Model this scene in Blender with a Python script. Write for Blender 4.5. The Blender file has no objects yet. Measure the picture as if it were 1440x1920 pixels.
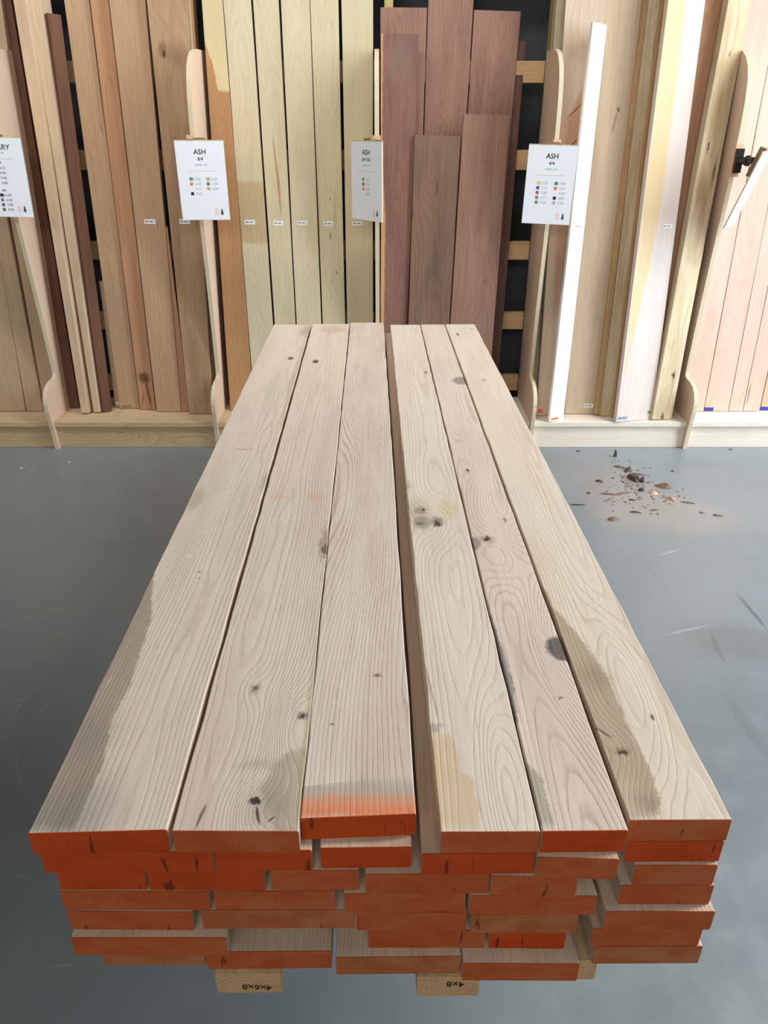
import bpy, math, random
from mathutils import Vector, Matrix

# ------------------------------------------------------------------ camera
F_PX, CXP, CYP = 1400.0, 720.0, 960.0
EYE = 1.415
PITCH = math.atan(726.0 / F_PX)
scene = bpy.context.scene
cam_d = bpy.data.cameras.new('camera')
cam_d.sensor_fit = 'VERTICAL'
cam_d.sensor_height = 36.0
cam_d.lens = 36.0 * F_PX / 1920.0
cam_d.clip_start = 0.02
cam = bpy.data.objects.new('camera', cam_d)
scene.collection.objects.link(cam)
cam.location = (0, 0, EYE)
cam.rotation_euler = (math.pi / 2 - PITCH, 0, 0)
scene.camera = cam

# ------------------------------------------------------------------ world, lights, exposure
world = bpy.data.worlds.new('hall'); scene.world = world
world.use_nodes = True
bg = world.node_tree.nodes['Background']
bg.inputs[0].default_value = (0.80, 0.88, 1.0, 1)
bg.inputs[1].default_value = 0.06

def area(name, loc, target, sx, sy, power, col):
    l = bpy.data.lights.new(name, 'AREA'); l.shape = 'RECTANGLE'
    l.size, l.size_y, l.energy, l.color = sx, sy, power, col
    o = bpy.data.objects.new(name, l); scene.collection.objects.link(o)
    o.location = loc
    o.rotation_euler = (Vector(target) - Vector(loc)).to_track_quat('-Z', 'Y').to_euler()
    return o
area('daylight_door_right', (4.0, 1.9, 1.6), (0.6, 2.2, 0.0), 3.0, 2.4, 225, (0.76, 0.89, 1.0))
area('ceiling_light_right', (3.4, 1.5, 3.9), (0.2, 2.0, 0.4), 0.5, 2.4, 148, (1.0, 0.97, 0.93))
area('rack_fill_light', (-1.3, 2.0, 4.1), (-1.2, 3.75, 1.9), 3.6, 0.3, 29, (1.0, 0.96, 0.90)).data.spread = math.radians(95)  # added wash to lift the upper rack, spread narrowed to spare the floor
area('front_fill_light', (-0.6, -4.0, 3.2), (-0.4, 3.5, 1.4), 5.0, 1.0, 60, (1.0, 0.95, 0.87)).data.spread = math.radians(110)  # added front fill for rack, signs and board ends, no known lamp

scene.view_settings.view_transform = 'Standard'
scene.view_settings.look = 'None'
scene.view_settings.gamma = 1.0
scene.view_settings.use_curve_mapping = False
scene.view_settings.exposure = -0.06

# ------------------------------------------------------------------ measuring helpers
cp, sp = math.cos(PITCH), math.sin(PITCH)
EYEV = Vector((0, 0, EYE))
def ray(px, py):
    a, b = (px - CXP) / F_PX, (CYP - py) / F_PX
    return Vector((a, cp + b * sp, -sp + b * cp))
def on_z(px, py, z):
    r = ray(px, py); return EYEV + r * ((z - EYE) / r.z)
def on_y(px, py, y):
    r = ray(px, py); return EYEV + r * (y / r.y)
def on_lean(px, py, y0, z0, lean):
    # plane through (y0, z0) leaning back from the viewer by lean
    r = ray(px, py); n = Vector((0, -math.cos(lean), math.sin(lean)))
    return EYEV + r * ((Vector((0, y0, z0)) - EYEV).dot(n) / r.dot(n))

def lin(c):
    return tuple(((v / 255.0) / 12.92 if v / 255.0 <= 0.04045 else ((v / 255.0 + 0.055) / 1.055) ** 2.4) for v in c) + (1.0,)

# ------------------------------------------------------------------ object helpers
COL = scene.collection
def mesh_obj(name, verts, faces, mat, parent=None, smooth=False):
    me = bpy.data.meshes.new(name)
    me.from_pydata([tuple(v) for v in verts], [], faces)
    me.update()
    if mat: me.materials.append(mat)
    if smooth:
        for p in me.polygons: p.use_smooth = True
    o = bpy.data.objects.new(name, me); COL.objects.link(o)
    if parent: o.parent = parent
    return o
def tag(o, label=None, cat=None, group=None, kind=None):
    if label: o['label'] = label
    if cat: o['category'] = cat
    if group: o['group'] = group
    if kind: o['kind'] = kind
    return o
def empty(name, loc=(0, 0, 0)):
    o = bpy.data.objects.new(name, None); o.empty_display_size = 0.05
    COL.objects.link(o); o.location = loc
    return o
BOXF = [(0, 3, 2, 1), (4, 5, 6, 7), (0, 1, 5, 4), (1, 2, 6, 5), (2, 3, 7, 6), (3, 0, 4, 7)]
def box(name, lo, hi, mat, parent=None):
    (x0, y0, z0), (x1, y1, z1) = lo, hi
    v = [(x0, y0, z0), (x1, y0, z0), (x1, y1, z0), (x0, y1, z0), (x0, y0, z1), (x1, y0, z1), (x1, y1, z1), (x0, y1, z1)]
    return mesh_obj(name, v, BOXF, mat, parent)

# ------------------------------------------------------------------ material helpers
class NT:
    def __init__(s, name):
        s.mat = bpy.data.materials.new(name); s.mat.use_nodes = True
        s.t = s.mat.node_tree; s.t.nodes.clear()
        s.out = s.t.nodes.new('ShaderNodeOutputMaterial')
        s.b = s.t.nodes.new('ShaderNodeBsdfPrincipled')
        s.t.links.new(s.b.outputs[0], s.out.inputs[0])
    def put(s, sock, v):
        if isinstance(v, bpy.types.NodeSocket): s.t.links.new(v, sock)
        else: sock.default_value = v
    def m(s, op, a, b=0.0, c=None, clamp=False):
        n = s.t.nodes.new('ShaderNodeMath'); n.operation = op; n.use_clamp = clamp
        s.put(n.inputs[0], a); s.put(n.inputs[1], b)
        if c is not None: s.put(n.inputs[2], c)
        return n.outputs[0]
    def comb(s, x, y, z):
        n = s.t.nodes.new('ShaderNodeCombineXYZ')
        for i, v in enumerate((x, y, z)): s.put(n.inputs[i], v)
        return n.outputs[0]
    def noise(s, vec, scale=1.0, detail=2.0, rough=0.5, w=None):
        n = s.t.nodes.new('ShaderNodeTexNoise')
        if w is not None:
            n.noise_dimensions = '4D'; s.put(n.inputs['W'], w)
        s.put(n.inputs['Vector'], vec); n.inputs['Scale'].default_value = scale
        n.inputs['Detail'].default_value = detail; n.inputs['Roughness'].default_value = rough
        return n.outputs['Fac'], n.outputs['Color']
    def ramp(s, v, a, b, lo=0.0, hi=1.0, smooth=True):
        n = s.t.nodes.new('ShaderNodeMapRange')
        n.interpolation_type = 'SMOOTHSTEP' if smooth else 'LINEAR'
        s.put(n.inputs[0], v)
        for i, x in enumerate((a, b, lo, hi)): s.put(n.inputs[1 + i], x)
        return n.outputs[0]
    def mix(s, f, a, b, mode='MIX'):
        n = s.t.nodes.new('ShaderNodeMix'); n.data_type = 'RGBA'; n.blend_type = mode
        s.put(n.inputs[0], f); s.put(n.inputs[6], a); s.put(n.inputs[7], b)
        return n.outputs[2]
    def curve(s, v, pts):
        # piecewise linear function through pts [(x, y)] (x ascending)
        x0, x1 = pts[0][0], pts[-1][0]
        ys = [p[1] for p in pts]; y0, y1 = min(ys), max(ys) + 1e-6
        t = s.ramp(v, x0, x1, 0, 1, False)
        n = s.t.nodes.new('ShaderNodeFloatCurve'); s.put(n.inputs['Value'], t)
        c = n.mapping.curves[0]
        P = [((x - x0) / (x1 - x0), (y - y0) / (y1 - y0)) for x, y in pts]
        c.points[0].location = P[0]; c.points[1].location = P[-1]
        for p in P[1:-1]: c.points.new(*p)
        for p in c.points: p.handle_type = 'VECTOR'
        n.mapping.update()
        return s.ramp(n.outputs[0], 0, 1, y0, y1, False)
    def sep(s, v):
        n = s.t.nodes.new('ShaderNodeSeparateXYZ'); s.put(n.inputs[0], v); return n.outputs
    def ellipse(s, u, v, cu, cv, ru, rv, ang=0.0, soft=0.5):
        a, b = s.m('SUBTRACT', u, cu), s.m('SUBTRACT', v, cv)
        if ang:
            ca, sa = math.cos(ang), math.sin(ang)
            a, b = (s.m('ADD', s.m('MULTIPLY', a, ca), s.m('MULTIPLY', b, sa)),
                    s.m('ADD', s.m('MULTIPLY', a, -sa), s.m('MULTIPLY', b, ca)))
        a, b = s.m('DIVIDE', a, ru), s.m('DIVIDE', b, rv)
        d = s.m('SQRT', s.m('ADD', s.m('MULTIPLY', a, a), s.m('MULTIPLY', b, b)))
        return s.ramp(d, 1.0 + soft * 0.35, 1.0 - soft * 0.65)
    def bump(s, h, strength, dist):
        n = s.t.nodes.new('ShaderNodeBump'); n.inputs['Strength'].default_value = strength
        n.inputs['Distance'].default_value = dist; s.put(n.inputs['Height'], h)
        s.t.links.new(n.outputs[0], s.b.inputs['Normal'])

def plain(name, rgb, rough=0.6, var=0.06, scale=25.0, spec=0.3):
    n = NT(name)
    tc = n.t.nodes.new('ShaderNodeTexCoord')
    f, _ = n.noise(tc.outputs['Object'], scale, 3)
    c = lin(rgb)
    col = n.mix(n.ramp(f, 0.3, 0.7), tuple(x * (1 - var) for x in c[:3]) + (1,), tuple(min(1, x * (1 + var)) for x in c[:3]) + (1,))
    n.put(n.b.inputs['Base Color'], col)
    n.b.inputs['Roughness'].default_value = rough
    n.b.inputs['Specular IOR Level'].default_value = spec
    return n.mat

def wood(name, light, dark, alt=None, freq=150.0, contrast=0.55, streak=0.25, cath=0.06, wob=0.03, saw=0.0,
         stains=(), swirls=(), u0=0.0, w0=0.05, seed=None, rough=0.72, mottle=0.35, flecks=0.0, duty=0.7, dash=0.35, dashes=0.0):
    """Sawn wood: growth rings around a wandering pith, fibre streaks, stains with shapes of their own.
    Local axes of every board: x across, y along, z out of the face."""
    n = NT(name)
    tc = n.t.nodes.new('ShaderNodeTexCoord'); P = tc.outputs['Object']
    u, v, w = n.sep(P)
    if seed is None:
        oi = n.t.nodes.new('ShaderNodeObjectInfo'); off = n.m('MULTIPLY', oi.outputs['Random'], 61.0)
    else:
        off = float(seed)
    _, nc = n.noise(n.comb(n.m('MULTIPLY', u, 3.0), n.m('MULTIPLY', v, 1.3), n.m('MULTIPLY', w, 3.0)), 1.0, 2.0, 0.5, off)
    n1, n2, n3 = n.sep(nc)
    uu = n.m('ADD', n.m('SUBTRACT', u, u0), n.m('MULTIPLY', n.m('SUBTRACT', n1, 0.5), wob * 4))
    ww = n.m('ADD', n.m('SUBTRACT', w, -w0), n.m('MULTIPLY', n.m('SUBTRACT', n2, 0.5), cath * 4))
    r = n.m('SQRT', n.m('ADD', n.m('MULTIPLY', uu, uu), n.m('MULTIPLY', ww, ww)))
    for (cu, cv, su, sv, amp) in swirls:
        a = n.m('DIVIDE', n.m('SUBTRACT', u, cu), su); b = n.m('DIVIDE', n.m('SUBTRACT', v, cv), sv)
        e = n.m('EXPONENT', n.m('MULTIPLY', n.m('ADD', n.m('MULTIPLY', a, a), n.m('MULTIPLY', b, b)), -1.0))
        r = n.m('ADD', r, n.m('MULTIPLY', e, amp))
    fn, _ = n.noise(n.comb(n.m('MULTIPLY', u, 40.0), n.m('MULTIPLY', v, 5.0), n.m('MULTIPLY', w, 40.0)), 1.0, 3.0, 0.6, off)
    r = n.m('ADD', r, n.m('MULTIPLY', n.m('SUBTRACT', fn, 0.5), 0.0050))
    t = n.m('FRACT', n.m('MULTIPLY', r, freq))
    ring = n.m('MULTIPLY', n.ramp(t, 0.0, 0.10), n.ramp(t, duty, 0.10))
    # streaks along the fibre
    st, _ = n.noise(n.comb(n.m('MULTIPLY', u, 160.0), n.m('MULTIPLY', v, 4.0), n.m('MULTIPLY', w, 160.0)), 1.0, 3.0, 0.6, off)
    big, _ = n.noise(n.comb(n.m('MULTIPLY', u, 14.0), n.m('MULTIPLY', v, 2.2), n.m('MULTIPLY', w, 14.0)), 1.0, 3.0, 0.55, off)
    pore, _ = n.noise(n.comb(n.m('MULTIPLY', u, 700.0), n.m('MULTIPLY', v, 45.0), n.m('MULTIPLY', w, 500.0)), 1.0, 1.0, 0.5, off)
    L, D = lin(light), lin(dark)
    A = lin(alt) if alt else tuple(0.5 * (a + b) for a, b in zip(L, D))
    col = n.mix(n.m('MULTIPLY', n.ramp(big, 0.38, 0.72), mottle), L, A)
    col = n.mix(n.m('MULTIPLY', n.ramp(st, 0.45, 0.75), streak), col, D)
    ringp = n.m('MULTIPLY', ring, n.ramp(pore, 0.25, 0.62, dash, 1.0))
    vis, _ = n.noise(n.comb(n.m('MULTIPLY', u, 26.0), n.m('MULTIPLY', v, 3.5), n.m('MULTIPLY', w, 26.0)), 1.0, 2.0, 0.5, n.m('ADD', off, 7.0))
    ringp = n.m('MULTIPLY', ringp, n.ramp(vis, 0.34, 0.66, 0.25, 1.0))
    col = n.mix(n.m('MULTIPLY', ringp, contrast), col, D)
    if dashes > 0:
        dsh, _ = n.noise(n.comb(n.m('MULTIPLY', u, 420.0), n.m('MULTIPLY', v, 16.0), n.m('MULTIPLY', w, 420.0)), 1.0, 1.0, 0.5, off)
        col = n.mix(n.m('MULTIPLY', n.ramp(dsh, 0.60, 0.74), dashes), col, D)
    h = n.m('ADD', n.m('MULTIPLY', st, 0.5), n.m('MULTIPLY', ring, -0.4))
    if saw > 0:
        sn, _ = n.noise(n.comb(n.m('MULTIPLY', u, 5.0), n.m('MULTIPLY', v, 330.0), n.m('MULTIPLY', w, 5.0)), 1.0, 2.0, 0.6, off)
        col = n.mix(n.m('MULTIPLY', n.ramp(sn, 0.5, 0.8), saw), col, D)
        h = n.m('ADD', h, n.m('MULTIPLY', sn, 0.3))
    if flecks > 0:
        fk, _ = n.noise(n.comb(n.m('MULTIPLY', u, 70.0), n.m('MULTIPLY', v, 7.0), w), 1.0, 1.0, 0.5, off)
        col = n.mix(n.m('MULTIPLY', n.ramp(fk, 0.70, 0.80), flecks), col, tuple(x * 0.18 for x in D[:3]) + (1,))
    if stains:
        ed, ec = n.noise(n.comb(n.m('MULTIPLY', u, 30.0), n.m('MULTIPLY', v, 26.0), 0.0), 1.0, 4.0, 0.65, off)
        e1, e2, e3 = n.sep(ec)
        fr, _ = n.noise(n.comb(n.m('MULTIPLY', u, 30.0), n.m('MULTIPLY', v, 300.0), 0.0), 1.0, 2.0, 0.6, off)
        du = n.m('ADD', n.m('MULTIPLY', n.m('SUBTRACT', e1, 0.5), 0.016), n.m('MULTIPLY', n.m('SUBTRACT', fr, 0.5), 0.008))
        dv = n.m('MULTIPLY', n.m('SUBTRACT', e2, 0.5), 0.03)
        _, hc = n.noise(n.comb(n.m('MULTIPLY', u, 130.0), n.m('MULTIPLY', v, 75.0), 0.0), 1.0, 3.0, 0.6, off)
        h1, h2, h3 = n.sep(hc)
        us, vs = n.m('ADD', u, du), n.m('ADD', v, dv)
        for S in stains:
            if S[0] == 'e':      # ellipse: cu cv ru rv rgb amount soft
                _, cu, cv, ru, rv, rgb, amt, soft = S
                k = n.ellipse(us, vs, cu, cv, ru, rv, 0.0, soft) if min(ru, rv) > 0.011 else \
                    n.ellipse(n.m('ADD', u, n.m('MULTIPLY', n.m('SUBTRACT', h1, 0.5), ru * 2.6)), n.m('ADD', v, n.m('MULTIPLY', n.m('SUBTRACT', h2, 0.5), rv * 2.6)), cu, cv, ru, rv, 0.0, soft)
            elif S[0] == 'l':    # thin line (check): u0 v0 u1 v1 half width rgb amount
                _, a0, b0, a1, b1, hw, rgb, amt = S
                ln = math.hypot(a1 - a0, b1 - b0) / 2
                k = n.ellipse(n.m('ADD', u, n.m('MULTIPLY', du, 0.25)), v, (a0 + a1) / 2, (b0 + b1) / 2, ln, hw, math.atan2(b1 - b0, a1 - a0), 0.6)
            else:                # band: [(v, lo, hi)] rgb amount soft
                _, pts, rgb, amt, soft = S
                lo = n.curve(v, [(p[0], p[1]) for p in pts]); hi = n.curve(v, [(p[0], p[2]) for p in pts])
                k = n.m('MULTIPLY', n.ramp(n.m('SUBTRACT', us, lo), 0.0, soft), n.ramp(n.m('SUBTRACT', hi, us), 0.0, soft))
                v0, v1 = pts[0][0], pts[-1][0]
                k = n.m('MULTIPLY', k, n.m('MULTIPLY', n.ramp(vs, v0, v0 + 0.02), n.ramp(vs, v1, v1 - 0.02)))
            # stains soak unevenly and let the grain through
            k = n.m('MULTIPLY', n.m('MULTIPLY', k, amt), n.ramp(st, 0.2, 0.8, 0.80, 1.0))
            col = n.mix(k, col, lin(rgb))
    n.put(n.b.inputs['Base Color'], col)
    n.b.inputs['Roughness'].default_value = rough
    n.b.inputs['Specular IOR Level'].default_value = 0.25
    n.bump(h, 0.35, 0.002)
    return n.mat

# ------------------------------------------------------------------ board builder
def board_mesh(name, xl0, xr0, xl1, xr1, L, T, mat, segs=1, jit=0.0, rnd=None, ch=0.0015, y0=0.0):
    """local x across, y along 0..L, face at z=0, thickness to -T"""
    V, Fc = [], []
    for i in range(segs + 1):
        f = i / segs
        xl, xr, y = xl0 + (xl1 - xl0) * f, xr0 + (xr1 - xr0) * f, y0 + (L - y0) * f
        zt = 0.0
        if jit and 0 < i < segs:
            xl += rnd.uniform(-jit, jit); xr += rnd.uniform(-jit, jit); zt = rnd.uniform(-jit, 0) * 0.4
        for (x, z) in ((xl + ch, zt), (xr - ch, zt), (xr, zt - ch), (xr, -T + ch), (xr - ch, -T), (xl + ch, -T), (xl, -T + ch), (xl, zt - ch)):
            V.append((x, y, z))
    for i in range(segs):
        a, b = i * 8, (i + 1) * 8
        for k in range(8):
            k2 = (k + 1) % 8
            Fc.append((a + k, b + k, b + k2, a + k2)[::-1])
    Fc.append(tuple(range(8))[::-1]); Fc.append(tuple(segs * 8 + k for k in range(8)))
    # make every face point outwards
    o = mesh_obj(name, V, Fc, mat)
    import bmesh
    bm = bmesh.new(); bm.from_mesh(o.data); bmesh.ops.recalc_face_normals(bm, faces=bm.faces[:]); bm.to_mesh(o.data); bm.free()
    return o

def text_mesh(name, items, mat, parent):
    """items: (string, x, z, size, align, bold-offset); one flat print mesh in the local xz plane facing -y"""
    V, Fc = [], []
    for (s, x, z, size, al, off) in items:
        cu = bpy.data.curves.new('t', 'FONT'); cu.body = s; cu.size = size; cu.align_x = al; cu.offset = off; cu.resolution_u = 3
        ob = bpy.data.objects.new('t', cu)
        me = bpy.data.meshes.new_from_object(ob)
        b = len(V)
        V += [(x + q.co.x, 0.0, z + q.co.y) for q in me.vertices]
        Fc += [tuple(b + i for i in p.vertices) for p in me.polygons]
        bpy.data.objects.remove(ob); bpy.data.curves.remove(cu); bpy.data.meshes.remove(me)
    return mesh_obj(name, V, Fc, mat, parent)
def quads_mesh(name, rects, mat, parent):
    V, Fc = [], []
    for (x0, z0, x1, z1) in rects:
        b = len(V); V += [(x0, 0, z0), (x1, 0, z0), (x1, 0, z1), (x0, 0, z1)]; Fc.append((b, b + 1, b + 2, b + 3))
    return mesh_obj(name, V, Fc, mat, parent)

# ================================================================== SETTING
SHELF_Z = 0.136
def floor_material():
    n = NT('epoxy_floor')
    tc = n.t.nodes.new('ShaderNodeTexCoord'); P = tc.outputs['Object']
    x, y, z = n.sep(P)
    a, ac = n.noise(P, 1.1, 4, 0.55); b, _ = n.noise(P, 9.0, 4, 0.6); c, _ = n.noise(P, 160.0, 2, 0.5)
    col = n.mix(n.ramp(a, 0.3, 0.7), lin((121, 128, 131)), lin((131, 138, 142)))
    col = n.mix(n.m('MULTIPLY', n.ramp(b, 0.5, 0.8), 0.18), col, lin((160, 164, 166)))
    col = n.mix(n.m('MULTIPLY', n.ramp(c, 0.55, 0.8), 0.10), col, lin((96, 100, 102)))
    d, dc = n.noise(P, 7.0, 5, 0.7); d1, d2, d3 = n.sep(dc)
    xs = n.m('ADD', x, n.m('MULTIPLY', n.m('SUBTRACT', d1, 0.5), 0.16)); ys = n.m('ADD', y, n.m('MULTIPLY', n.m('SUBTRACT', d2, 0.5), 0.16))
    def spot(p0, p1, rgb, amt, soft=0.9, half=None, warp=True):
        A, B = on_z(*p0, 0), on_z(*p1, 0)
        cx, cy = (A.x + B.x) / 2, (A.y + B.y) / 2
        if half is None:
            k = n.ellipse(xs if warp else x, ys if warp else y, cx, cy, abs(A.x - B.x) / 2, abs(A.y - B.y) / 2, 0, soft)
        else:
            ln = math.hypot(B.x - A.x, B.y - A.y) / 2
            k = n.ellipse(n.m('ADD', x, n.m('MULTIPLY', n.m('SUBTRACT', d1, 0.5), 0.02)), y, cx, cy, ln, half, math.atan2(B.y - A.y, B.x - A.x), soft)
        return n.mix(n.m('MULTIPLY', n.m('MULTIPLY', k, amt), n.ramp(c, 0.3, 0.7, 0.75, 1.0)), col, lin(rgb))
    # sawdust film around the bark crumbs
    col = spot((1112, 990), (1190, 862), (144, 137, 134), 0.85)
    col = spot((1120, 1008), (1290, 905), (148, 142, 138), 0.85)
    col = spot((1200, 1000), (1370, 935), (150, 145, 141), 0.8)
    # broad darker patch, scuffs, scratches and drips
    col = spot((1300, 1240), (1460, 1170), (112, 112, 112), 0.6)
    col = spot((1380, 1112), (1440, 1182), (78, 82, 84), 0.75, half=0.008)
    col = spot((1180, 1025), (1265, 1120), (118, 124, 126), 0.6, half=0.006)
    col = spot((1330, 1185), (1360, 1245), (100, 103, 104), 0.7, half=0.008)
    col = spot((1250, 1190), (1330, 1172), (176, 182, 184), 0.45, half=0.007)
    col = spot((1235, 1042), (1275, 1030), (180, 186, 190), 0.45, half=0.006)
    col = spot((1360, 1300), (1440, 1420), (108, 112, 114), 0.5, half=0.02)
    for p0, p1, h in (((-120, 1060), (94, 846), 0.004), ((0, 1372), (72, 1278), 0.003), ((30, 1312), (56, 1310), 0.003),
                      ((72, 1346), (98, 1305), 0.003), ((80, 1190), (150, 1193), 0.002), ((116, 1226), (146, 1188), 0.002),
                      ((28, 1400), (40, 1480), 0.003), ((92, 1812), (140, 1808), 0.004), ((30, 1640), (60, 1650), 0.003)):
        col = spot(p0, p1, (165, 170, 170), 0.4, half=h)
    n.put(n.b.inputs['Base Color'], col)
    n.put(n.b.inputs['Roughness'], n.ramp(b, 0.3, 0.7, 0.30, 0.42))
    n.b.inputs['Specular IOR Level'].default_value = 0.75
    n.bump(n.m('ADD', n.m('MULTIPLY', b, 0.4), n.m('MULTIPLY', c, 0.12)), 0.10, 0.004)
    return n.mat
fl = box('floor', (-7, -4, -0.05), (7, 4.2, 0.0), floor_material()); tag(fl, kind='structure')
wl = box('wall_back', (-7, 4.05, 0.0), (7, 4.2, 4.2), plain('charcoal_wall', (62, 66, 69), 0.7, 0.08, 6.0)); tag(wl, kind='structure')

# ================================================================== LUMBER RACK
ply = wood('plywood_face', (222, 196, 172), (200, 170, 146), freq=60, contrast=0.12, streak=0.22, cath=0.10, mottle=0.3, w0=0.2)
ply_edge = plain('plywood_edge', (208, 196, 168), 0.7, 0.03, 40.0)
shelf_w = wood('shelf_pine', (206, 182, 150), (160, 126, 92), freq=110, contrast=0.35, streak=0.3, cath=0.07, flecks=0.6)
kick_w = wood('kick_pine', (198, 176, 138), (150, 122, 88), alt=(176, 160, 130), freq=90, contrast=0.4, streak=0.4, cath=0.08, flecks=0.7, mottle=0.6)
kick_pale = wood('kick_pale', (228, 218, 204), (196, 178, 156), freq=90, contrast=0.25, streak=0.25, cath=0.08, mottle=0.4)
rail_w = wood('rail_pine', (205, 172, 128), (168, 128, 84), freq=110, contrast=0.35, cath=0.05)
post_w = wood('post_pine', (190, 172, 118), (150, 130, 84), freq=110, contrast=0.3, cath=0.05)

rack = empty('lumber_rack', (0, 3.42, 0))
tag(rack, 'long plywood and pine lumber rack with curved dividers along the dark wall', 'rack')
def to_rack(o):
    o.parent = rack; o.location = Vector(o.location) - Vector(rack.location); return o
def lying_board(name, x0, x1, yf, z_bot, h, d, mat):
    """a plank running along the wall: face towards the viewer"""
    o = board_mesh(name, -h / 2, h / 2, -h / 2, h / 2, x1 - x0, d, mat, segs=1)
    o.matrix_world = Matrix(((0, 1, 0, x0), (0, 0, -1, yf), (-1, 0, 0, z_bot + h / 2), (0, 0, 0, 1)))
    return o
PX = [(-1.607, -1.607), (-0.815, -0.788), (-0.030, -0.030), (0.717, 0.717), (1.478, 1.478)]   # foot, top
PT = 0.018
def divider(xf, xt):
    prof = [(3.400, 0.0), (3.392, 0.10), (3.382, 0.16), (3.376, 0.20), (3.376, 0.235), (3.383, 0.262), (3.40, 0.288), (3.43, 0.308),
            (3.47, 0.319), (3.515, 0.322), (3.535, 0.328), (3.540, 0.345), (3.525, 0.60), (3.495, 0.95), (3.468, 1.25), (3.462, 1.40), (3.466, 1.50), (3.48, 1.575),
            (3.505, 1.625), (3.54, 1.66), (3.58, 1.682), (3.64, 1.695), (3.80, 1.70), (3.80, 0.0)]
    n = len(prof); V = []
    for s in (-1, 1):
        for (y, z) in prof:
            V.append((xf + (xt - xf) * z / 1.7 + s * PT / 2, y - 3.42, z))
    sides = [tuple(range(n))[::-1], tuple(range(n, 2 * n))]
    rim = [(i, (i + 1) % n, n + (i + 1) % n, n + i) for i in range(n)]
    # local axes of the plywood face follow the wood material: x across, y along -> rotate the coordinates
    Vl = [(p[1], p[2], p[0] - xf) for p in V]
    o = mesh_obj('divider_panel', Vl, sides + rim, ply)
    o.data.materials.append(ply_edge)
    import bmesh
    bm = bmesh.new(); bm.from_mesh(o.data); bmesh.ops.recalc_face_normals(bm, faces=bm.faces[:]); bm.to_mesh(o.data); bm.free()
    for p in o.data.polygons:
        if p.index >= 2: p.material_index = 1
    o.parent = rack
    o.matrix_local = Matrix(((0, 0, 1, xf), (1, 0, 0, 0), (0, 1, 0, 0), (0, 0, 0, 1)))
    return o
for a, b in PX: divider(a, b)
xs_ = [-2.55] + [p[0] for p in PX] + [2.45]
for i in range(6):
    x0, x1 = xs_[i] + PT / 2 + 0.001, xs_[i + 1] - PT / 2 - 0.001
    lo = lying_board('shelf_board', x0, x1, 3.410, SHELF_Z - 0.024, 0.024, 0.38, shelf_w if i < 3 else kick_pale); to_rack(lo)
    lo = lying_board('kick_board', x0, x1, 3.424, 0.0, SHELF_Z - 0.024, 0.022, kick_w if i < 3 else kick_pale); to_rack(lo)
    for zc in (0.205, 0.530, 0.870, 1.270, 1.622, 2.10):
        lo = lying_board('rail', x0, x1, 3.815, zc - 0.042, 0.084, 0.036, rail_w); to_rack(lo)
for x in (-1.60, -0.76, 0.02, 0.79, 1.56):
    o = board_mesh('post', -0.019, 0.019, -0.019, 0.019, 2.3, 0.089, post_w)
    o.matrix_world = Matrix(((1, 0, 0, x - 0.04 if x > 0.5 else x), (0, 0, -1, 3.853), (0, 1, 0, 0), (0, 0, 0, 1))); to_rack(o)

# ------------------------------------------------------------------ boards standing in the rack
M = {}
M['grey_tan'] = wood('grey_tan_board', (188, 164, 134), (146, 118, 92), freq=90, contrast=0.25, streak=0.35, cath=0.08)
M['brown'] = wood('warm_brown_board', (186, 154, 122), (142, 108, 80), alt=(172, 138, 108), freq=80, contrast=0.28, streak=0.35, cath=0.10, flecks=0.5)
M['brown2'] = wood('curly_brown_board', (174, 144, 112), (128, 98, 70), alt=(150, 120, 90), freq=60, contrast=0.3, streak=0.25, cath=0.12, mottle=0.9, flecks=0.5)
M['pinkbrown'] = wood('pink_brown_board', (186, 142, 110), (140, 94, 66), freq=80, contrast=0.28, streak=0.35, cath=0.10, flecks=0.4)
M['red'] = wood('dark_red_board', (110, 76, 57), (68, 44, 33), freq=90, contrast=0.35, streak=0.4)
M['dark'] = wood('shaded_brown_board', (104, 72, 56), (66, 44, 34), freq=90, contrast=0.3, streak=0.4)  # shade beside the divider put into the board colour
M['cream'] = wood('cream_board', (208, 188, 158), (172, 144, 112), alt=(200, 168, 142), freq=80, contrast=0.25, streak=0.35, mottle=0.7)
M['ash'] = wood('pale_ash_board', (206, 196, 166), (172, 156, 122), alt=(192, 178, 144), freq=120, contrast=0.30, streak=0.22, cath=0.06, wob=0.02, mottle=0.6, flecks=0.35)
M['walnut'] = wood('walnut_board', (150, 116, 100), (98, 70, 58), alt=(128, 96, 88), freq=80, contrast=0.35, streak=0.45, cath=0.09, saw=0.12, flecks=0.6, mottle=0.8)
M['walnut2'] = wood('purple_walnut_board', (132, 98, 87), (88, 62, 58), alt=(112, 82, 77), freq=80, contrast=0.3, streak=0.4, cath=0.09, saw=0.30, mottle=0.8)
M['walnut3'] = wood('grey_walnut_board', (132, 102, 86), (84, 62, 52), alt=(110, 92, 80), freq=80, contrast=0.35, streak=0.5, cath=0.09, flecks=0.95, mottle=0.95)
M['walnut4'] = wood('dark_walnut_board', (104, 76, 64), (62, 44, 38), freq=80, contrast=0.35, streak=0.5)
M['white'] = wood('white_board', (230, 226, 218), (204, 196, 186), freq=60, contrast=0.15, streak=0.15, flecks=0.25, mottle=0.3)
M['sand'] = wood('sand_board', (200, 180, 154), (168, 142, 116), alt=(186, 162, 136), freq=60, contrast=0.22, streak=0.3, cath=0.12, mottle=0.7, flecks=0.4)
M['rough'] = wood('weathered_board', (206, 190, 158), (140, 112, 82), alt=(182, 158, 118), freq=60, contrast=0.3, streak=0.5, cath=0.10, mottle=0.9, flecks=0.9)
M['edge'] = wood('edge_tan_board', (186, 154, 110), (128, 96, 62), freq=140, contrast=0.4, streak=0.5)
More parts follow.
